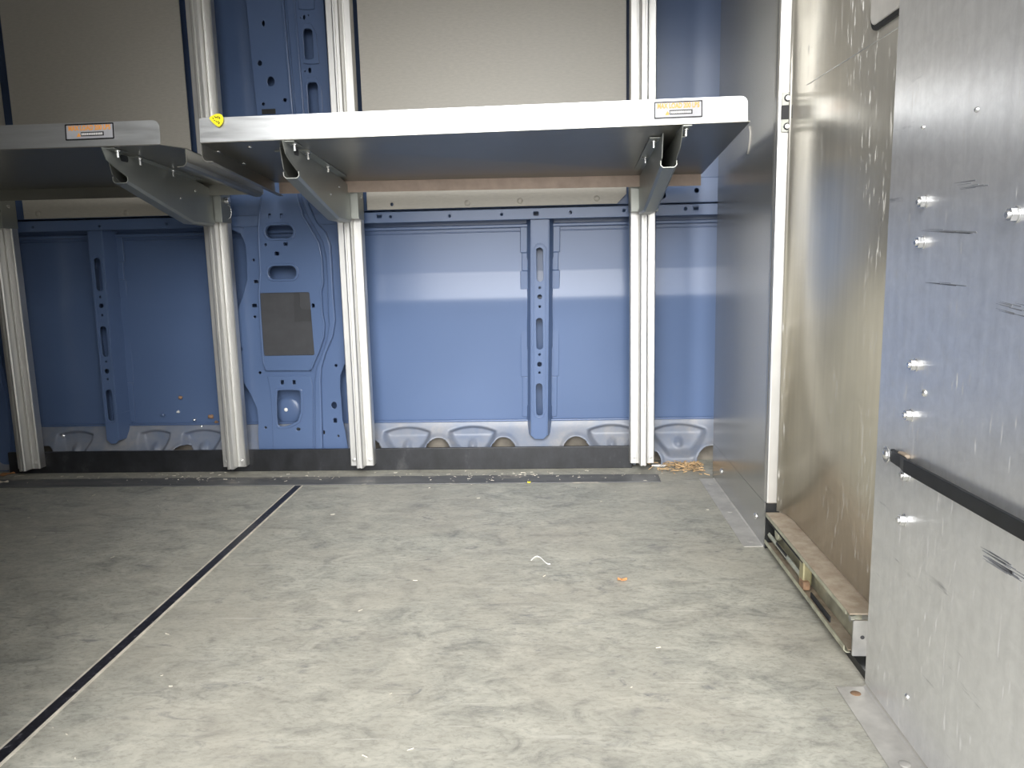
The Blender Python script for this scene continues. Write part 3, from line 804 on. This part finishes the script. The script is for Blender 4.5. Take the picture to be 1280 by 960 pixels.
make_bracket(UX[1], 'zinc shelf bracket with a ring pin, holding up the shelf with orange print', True)
make_bracket(UX[2], 'zinc shelf bracket in front of the pressed blue pillar, seen from its side')
make_bracket(UX[3], 'zinc shelf bracket seen end-on near the bulkhead, open trough facing out')

# ------------------------------------------------------------------ bulkhead, far panel
ZB = ZT - .02
bp = thing('bulkhead_panel', 'tall brushed metal panel standing between the wall and the door jamb', 'partition panel', (XB, 2.16, 0), 'bulkhead panels')
def bent_sheet(ya, yb, edge_near, name, mat, parent, zlo, nb=6, R=.016):
    path = [(XB + .0015, yb), (XB, yb - .001)]
    if edge_near:
        for k in range(nb + 1):
            t = PI / 2 * k / nb; path.append((XB + R - R * math.cos(t), ya + R - R * math.sin(t)))
        path.append((XB + .035, ya))
    else: path.append((XB, ya))
    b = MB(); b.sheetpath(path, .002, lambda u, v: (u, v, zlo), lambda u, v: (u, v, ZB))
    return b.build(name, mat, parent)
bent_sheet(1.862, 2.48, True, 'panel_sheet', 'sheet', bp, .112)
MB().box(XB, XB + .002, 1.862, 2.48, .002, .113).build('panel_foot', 'sheet', bp)
def flange(y0, y1, parent, rivs):
    # floor flange folded out from the foot of the sheet
    sec = [(XB + .001, .012), (XB, .0050), (XB - .003, .0025), (XB - .046, .0018), (XB - .046, .0002), (XB + .001, .0002)]
    MB().prism(sec, lambda u, v: (u, y0, v), lambda u, v: (u, y1, v)).build('floor_flange', 'plate', parent, bevel=.0005)
    for x, y in rivs:
        MB().dome((x, y, .0020), (0, 0, 1), .0085, .0014).build('rivet', 'rust' if y == 1.21 else 'plate', parent, smooth=True)
flange(1.866, 2.46, bp, [(XB - .02, 2.40), (XB - .022, 2.13), (XB - .022, 1.90)])
for px, py in ((945, 645), (902, 589)):
    p = onX(px, py, XB); MB().dome(p, (-1, 0, 0), .009, .006).build('bolt', 'steel_bolt', bp, smooth=True)
p = onX(937, 178, XB)
b = MB()
dr = [onX(x_, y_, XB - .001) for x_, y_ in ((937, 158), (938, 166), (937.5, 176), (936, 186), (934.5, 192))]
b.tube(dr, .0022, 6); b.build('dried_drip', 'cream', bp, smooth=True)

# door jamb: bright square section with strike plate
jm = thing('door_jamb', 'bright vertical jamb beside the sliding door, carrying the strike plate', 'door jamb', (.52, 1.87, .112))
jx0, jx1 = XB + .003, XB + .036
MB().box(jx0, jx1, 1.8560, 1.905, .112, ZB).build('jamb_profile', 'alu', jm, bevel=.003)
zl0, zl1 = onY(990, 165, 1.853).z, onY(990, 115, 1.853).z
x0, x1 = onY(978, 115, 1.853).x, onY(998, 115, 1.853).x
sp = MB().box(x0, x1, 1.8525, 1.856, zl0, zl1).build('strike_plate', 'galv_arm', jm, bevel=.0008)
zc = (zl0 + zl1) / 2
MB().box(x0 - .001, x0 + .020, 1.850, 1.8527, zc - .0145, zc + .0145).build('latch_recess', 'dark', sp)
MB().box(x0 + .020, x1 + .001, 1.846, 1.8527, zc - .0145, zc + .0145).build('latch_bolt', 'rubber', sp, bevel=.001)
for z in (zc + .030, zc - .030):
    MB().cyl((x0 + .012, 1.8525, z), (0, -1, 0), .0078, .0022, 18).build('screw', 'pad', sp, bevel=.0008)
    MB().cyl((x0 + .012, 1.8503, z), (0, -1, 0), .0052, .0006, 6).build('screw', 'alu', sp)

MB().box(XB + .002, XB + .034, 1.858, 1.905, .0, .112).build('jamb_gap_block', 'rubber', jm)  # black block paints the shade in the gap below the jamb, plus its dark rubber
# sliding door behind the jamb, its edge rolled towards the jamb
XD = .545
path = []
for k in range(13):
    t = k / 12; path.append((XD - .020 * (1 - math.cos(t * PI / 2)) , 1.775 + .075 * math.sin(t * PI / 2)))
path = [(XD, .88)] + path + [(XD - .0195, 1.853)]
b = MB(); b.sheetpath(path, -.003, lambda u, v: (u, v, .096), lambda u, v: (u, v, ZB))
door = struct(b.build('door_1', 'sheet_door'))
bmd = door.data
for p_ in bmd.polygons: p_.use_smooth = abs(p_.normal.z) < .5
# cross-break crease pressed into the sheet
c0, c1 = onX(1004, 109, XD), onX(1124, 34, XD)
MB().tube([c0 + Vector((.0004, 0, 0)), c1 + Vector((.0004, 0, 0))], .0014, 6).build('crease', 'alu', door, smooth=True)
# recessed pull with dark rim
hz0 = onX(1105, 33, XD).z; hy1, hy0 = onX(1093, 5, XD).y, onX(1137, 5, XD).y
r = .022
def cup(y0, y1, z0, z1, rr, xa_, xb_, name, mat, par, bev):
    return MB().prism(rrect(y0, y1, z0, z1, rr, 8), lambda u, v: (xa_, u, v), lambda u, v: (xb_, u, v)).build(name, mat, par, bevel=bev)
hd = cup(hy0, hy1, hz0, hz0 + .20, .024, XD - .006, XD + .001, 'door_handle', 'dark', door, .002)
cup(hy0 + .004, hy1 - .007, hz0 + .008, hz0 + .19, .019, XD - .009, XD - .004, 'handle_grip', 'cream', hd, .006)

# sliding door track on the floor
tk = thing('door_track', 'dusty steel sliding door track on the floor between the two bulkhead panels', 'door track', (.52, 1.55, 0))
y0, y1 = 1.294, 1.848
MB().box(.499, XD + .004, y0 + .012, y1, .0905, .0935).build('track_top', 'track_dust', tk, bevel=.001)
MB().sheetpath([(.501, .084), (.501, .0905), (.530, .0905), (.530, .014), (.504, .014), (.500, .018), (.500, .026)], .002, lambda u, v: (u, y0 + .03, v), lambda u, v: (u, y1, v)).build('channel', 'track', tk)
MB().box(.506, .529, y0 + .03, y1, .0165, .0185).build('channel_dust', 'track_dust', tk)
MB().prism([(1.24, .0), (1.90, .0), (1.90, .014), (1.25, .014)], lambda u, v: (.510, u, v), lambda u, v: (.538, u, v)).build('track_base', 'rubber', tk)
ip = [(.509, .070), (.505, .076), (.509, .084), (.520, .084)]
MB().sheetpath(ip, .0025, lambda u, v: (u, 1.575, v), lambda u, v: (u, y1, v)).build('runner', 'dark', tk)
MB().sheetpath([(.509, .044), (.505, .038), (.508, .031), (.520, .031)], .0025, lambda u, v: (u, 1.575, v), lambda u, v: (u, y1, v)).build('runner', 'track', tk)
MB().prism(rrect(1.572, 1.598, .026, .082, .006, 4), lambda u, v: (.503, u, v), lambda u, v: (.522, u, v)).build('roller_carriage', 'brass', tk, bevel=.003)
MB().prism(rrect(1.560, 1.590, .022, .040, .005, 4), lambda u, v: (.501, u, v), lambda u, v: (.515, u, v)).build('carriage_stop', 'rust', tk, bevel=.002)
MB().cyl((.522, 1.80, .058), (-1, 0, 0), .016, .010, 20).build('roller', 'track', tk, bevel=.002)
MB().box(.506, .5085, 1.70, 1.78, .033, .045).build('runner_tongue', 'dark', tk)
MB().box(.506, .5085, 1.42, 1.53, .022, .033).build('runner_tongue', 'dark', tk)
MB().cyl((.530, 1.365, .056), (-1, 0, 0), .007, .008, 6).build('bolt', 'steel_bolt', tk)
ep = MB().prism(rrect(.500, .536, .024, .088, .002, 2), lambda u, v: (u, y0 - .004, v), lambda u, v: (u, y0, v)).build('end_plate', 'galv', tk)
MB().cyl((.516, y0 - .0045, .058), (0, 1, 0), .0035, .001, 12).build('plate_hole', 'dark', ep)
MB().prism([(y0, .024), (y0 + .035, .024), (y0 + .035, .088), (y0, .088)], lambda u, v: (.529, u, v), lambda u, v: (.531, u, v)).build('end_lug', 'galv', tk)

# near panel with hexagon bolts
np_ = thing('bulkhead_panel', 'scuffed metal panel covered in hexagon bolts, carrying the black bar', 'partition panel', (XB, 1.0, 0), 'bulkhead panels')
b = MB().box(XB, XB + .003, .74, 1.2315, .010, ZB); b.build('panel_sheet', 'sheet_near', np_)
flange(.74, 1.231, np_, [(XB - .022, 1.21), (XB - .022, 1.03)])
def hexbolt(px, py, s=1.0, dome=False):
    p = onX(px, py, XB)
    if dome:
        return MB().dome(p, (-1, 0, 0), .006 * s, .004).build('rivet', 'steel_bolt', np_, smooth=True)
    MB().cyl(p, (-1, 0, 0), .0092 * s, .0018, 20).cyl(p + Vector((-.0018, 0, 0)), (-1, 0, 0), .0080 * s, .0068, 6).cyl(p + Vector((-.0086, 0, 0)), (-1, 0, 0), .0045 * s, .003, 12, .0038 * s).build('bolt', 'steel_bolt', np_, bevel=.0006)
for q in ((1157, 252), (1154, 303), (1271, 268), (1145, 456), (1139, 519), (1135, 594), (1131, 650)): hexbolt(*q)
hexbolt(1156, 491, .9, True); hexbolt(1134, 871, .8, True)
hexbolt(1222, 137, .6, True); hexbolt(1155, 159, .5, True)

# dull rubbed scuffs on the sheet
def scuff(px0, py0, px1, py1, w, n):
    b = MB()
    for k in range(n):
        t0 = random.uniform(0, .55); t1 = min(1, t0 + random.uniform(.25, .6)); o_ = random.uniform(-w, w)
        p, q = onX(px0 + (px1 - px0) * t0, py0 + (py1 - py0) * t0 + o_, XB), onX(px0 + (px1 - px0) * t1, py0 + (py1 - py0) * t1 + o_, XB)
        hgt = random.uniform(.0004, .0014)
        a0 = p; a1 = q; m_ = (p + q) / 2
        b.hull8([(XB - .0004, a0.y, a0.z - .0001), (XB - .0004, a1.y, a1.z - .0001), (XB + .0003, a1.y, a1.z - .0001), (XB + .0003, a0.y, a0.z - .0001),
                 (XB - .0004, a0.y, a0.z + .0001), (XB - .0004, a1.y, a1.z + hgt), (XB + .0003, a1.y, a1.z + hgt), (XB + .0003, a0.y, a0.z + .0001)])
    b.build('scuff', 'scuff', np_)
M['scuff'] = plain('rubbed_scuff', (0.30, 0.305, 0.32, 1), 0.6, 0.3, 0.2)
scuff(1226, 690, 1290, 730, 8, 26); scuff(1150, 287, 1225, 292, 2, 8); scuff(1155, 352, 1208, 358, 2, 9); scuff(1245, 380, 1290, 392, 8, 12)
scuff(1190, 232, 1240, 226, 6, 7)

# black bar bolted on the near panel
sb = thing('restraint_bar', 'black flat bar sloping across the scuffed panel of hexagon bolts', 'bar', onX(1108, 568, XB))
pts = [(1.203, .0), (1.190, .003), (1.155, .012), (1.10, .014), (.74, .014)]
zr = lambda px, py: onX(px, py, XB - .014)
pA, pB = onX(1112, 570, XB - .010), onX(1280, 664, XB - .014)
b = MB(); prev = None
dirv = (pB - pA); 
def bar_z(y): return pA.z + (pB.z - pA.z) * (y - pA.y) / (pB.y - pA.y)
hb = .0095
rings = []
for y, dx in ((pA.y + .006, .004), (pA.y - .02, .006), (pA.y - .035, .007), (pA.y - .06, .013), (.74, .014)):
    z = bar_z(y); x = XB - dx
    rings.append([b.bm.verts.new(v) for v in ((x - .003, y, z - hb), (x - .003, y, z + hb), (x + .003, y, z + hb), (x + .003, y, z - hb))])
for r0, r1 in zip(rings, rings[1:]):
    for k in range(4): b.bm.faces.new((r0[k], r0[(k + 1) % 4], r1[(k + 1) % 4], r1[k]))
b.bm.faces.new(rings[0]); b.bm.faces.new(rings[-1][::-1])
b.build('bar', 'rubber', sb, bevel=.0012)
pw = onX(1109, 568, XB - .006)
MB().cyl(pw, (-1, 0, 0), .0125, .0025, 20).dome(pw + Vector((-.0025, 0, 0)), (-1, 0, 0), .007, .004).build('bolt', 'steel_bolt', sb, bevel=.0006)
MB().box(XB - .008, XB, pA.y - .045, pA.y - .02, bar_z(pA.y - .03) + .006, bar_z(pA.y - .03) + .012).build('bar_clip', 'track_dust', sb, bevel=.002)

# ------------------------------------------------------------------ litter
def leaf(px, py, s, mat, label, rot, name='dry_leaf'):
    p = onZ(px, py); bm = bmesh.new()
    n = 14; ring = []
    for k in range(n):
        a = 2 * PI * k / n; rr = s * (.62 + .38 * abs(math.cos(a * 1.5 + .4))) * random.uniform(.8, 1.1)
        ring.append((rr * math.cos(a), rr * .7 * math.sin(a)))
    c = bm.verts.new((0, 0, .004)); vs = [bm.verts.new((x, y, .002 + .006 * random.random())) for x, y in ring]
    for k in range(n): bm.faces.new((c, vs[k], vs[(k + 1) % n]))
    bmesh.ops.rotate(bm, verts=bm.verts, cent=(0, 0, 0), matrix=Matrix.Rotation(rot, 3, 'Z'))
    bmesh.ops.translate(bm, verts=bm.verts, vec=p)
    q = MB(); q.bm.free(); q.bm = bm
    o = q.build(name, mat, loc=p); sd = o.modifiers.new('solid', 'SOLIDIFY'); sd.thickness = .0008; sd.offset = 1
    return tag(o, label, 'leaf')
leaf(777, 726.5, .014, 'leaf', 'small orange leaf fragment alone in the middle of the grey floor', .4)
leaf(9, 594, .030, 'leaf', 'curled brown dry leaf on the floor behind the cut-off upright', 1.1)
leaf(17, 590, .020, 'leaf2', 'pale tan dry leaf touching the foot of the cut-off upright', 2.1)
leaf(5, 604, .020, 'grit', 'pale crumpled leaf scrap on the dark edging by the cut-off upright', 0.2, 'leaf_scrap')
leaf(661, 604.5, .006, 'yellow', 'tiny yellow leaf scrap at the front of the dark edging', 0.2, 'leaf_scrap')
# straw and chaff at the foot of the wall beside the bulkhead
b = MB()
for k in range(330):
    px = random.gauss(862, 22); py = random.gauss(584, 4.5)
    if px < 800 or px > 889 or py < 571: continue
    p = onZ(px, py)
    if p.y > 2.63: p.y = 2.63
    if p.x > XB - .01: continue
    L = random.uniform(.006, .030); a = random.uniform(0, PI); tl = random.uniform(-.25, .35)
    d = Vector((math.cos(a), math.sin(a), tl)) * L / 2; p.z = .004 + abs(d.z) + random.random() * .010
    b.tube([p - d, p + d], random.uniform(.0006, .0018), 4)
tag(b.build('straw_litter', 'straw'), 'scattered straw and chaff on the floor between the wall foot and bulkhead', 'straw', kind='stuff')
p = onZ(825, 584); 
tag(MB().prism(smooth_poly([(p.x - .03, p.y), (p.x + .022, p.y - .006), (p.x + .026, p.y + .008), (p.x - .02, p.y + .012)], 1), lambda u, v: (u, v, .003), lambda u, v: (u, v, .008)).build('wood_chip', 'white', loc=p), 'pale wood chip lying by the foot of the upright at the bulkhead', 'wood chip')
b = MB()
for k in range(300):
    if k < 170: px, py = random.uniform(0, 830), random.gauss(594, 5)
    elif k < 250: px, py = random.gauss(620 if k % 2 else 225, 35), random.gauss(597, 4)
    else: px, py = random.uniform(-40, 1080), 610 + 350 * random.random() ** 2.2
    p = onZ(px, py)
    if p.x > XB - .05 or p.y > 2.59 or p.y < YN + .02: continue
    z = .0035 if 2.42 < p.y < 2.515 else .0
    s = random.uniform(.0008, .0022) * (1.8 if random.random() < .05 else 1)
    L = s * random.uniform(1, 3.5); a = random.uniform(0, PI)
    d = Vector((math.cos(a), math.sin(a), 0)) * L; p.z = z + .0008
    b.tube([p - d, p + d], min(.0008, s * .5), 4)
tag(b.build('floor_grit', 'grit'), 'fine pale grit and crumbs strewn over the grey floor', 'grit', kind='stuff')
b = MB(); ring = []
for k in range(10):
    q = onZ(664 + 24 * k / 9, 701 + 5 * math.sin(k / 9 * PI * 1.6) * (-1), 0); q.z = .0016; ring.append(q)
b.tube(ring, .0012, 5)
tag(b.build('curled_fibre', 'white'), 'thin pale curled fibre lying on the middle of the grey floor', 'fibre')

# ------------------------------------------------------------------ daylight through the open side door
w = bpy.data.worlds.new('overcast_sky'); bpy.context.scene.world = w; w.use_nodes = True
t = w.node_tree; bg = t.nodes['Background']
tc = t.nodes.new('ShaderNodeTexCoord')
# bright overcast glow in the part of the sky that faces the open door, dimmer overhead and to the sides
el = math.radians(17); az = math.radians(2)
dn = t.nodes.new('ShaderNodeVectorMath'); dn.operation = 'DOT_PRODUCT'; t.links.new(tc.outputs['Generated'], dn.inputs[0])
dn.inputs[1].default_value = (math.sin(az) * math.cos(el), -math.cos(az) * math.cos(el), math.sin(el))
rp = t.nodes.new('ShaderNodeValToRGB'); t.links.new(dn.outputs['Value'], rp.inputs[0])
e = rp.color_ramp.elements; e[0].position = 0.35; e[0].color = (.075, .08, .09, 1); e[1].position = .96; e[1].color = (1, 1, 1, 1)
for ps, v in ((.70, .09), (.85, .22), (.93, .70)):
    k = e.new(ps); k.color = (v, v, v, 1)
sz = t.nodes.new('ShaderNodeSeparateXYZ'); t.links.new(tc.outputs['Generated'], sz.inputs[0])
hz = t.nodes.new('ShaderNodeValToRGB'); t.links.new(sz.outputs['Z'], hz.inputs[0])
h = hz.color_ramp.elements; h[0].position = .03; h[0].color = (.28, .28, .28, 1); h[1].position = .20; h[1].color = (1, 1, 1, 1)
mx = t.nodes.new('ShaderNodeMix'); mx.data_type = 'RGBA'; mx.blend_type = 'MULTIPLY'; mx.inputs[0].default_value = 1.0
t.links.new(rp.outputs[0], mx.inputs[6]); t.links.new(hz.outputs[0], mx.inputs[7])
t.links.new(mx.outputs[2], bg.inputs[0]); bg.inputs['Strength'].default_value = 17.5
w.cycles.sampling_method = 'MANUAL'; w.cycles.sample_map_resolution = 512

vs = bpy.context.scene.view_settings
bpy.context.scene.display_settings.display_device = 'sRGB'
vs.view_transform = 'Standard'; vs.look = 'None'; vs.gamma = 1; vs.exposure = 0.0; vs.use_curve_mapping = False
cy = bpy.context.scene.cycles
cy.max_bounces = 12; cy.diffuse_bounces = 6; cy.glossy_bounces = 6; cy.use_denoising = True
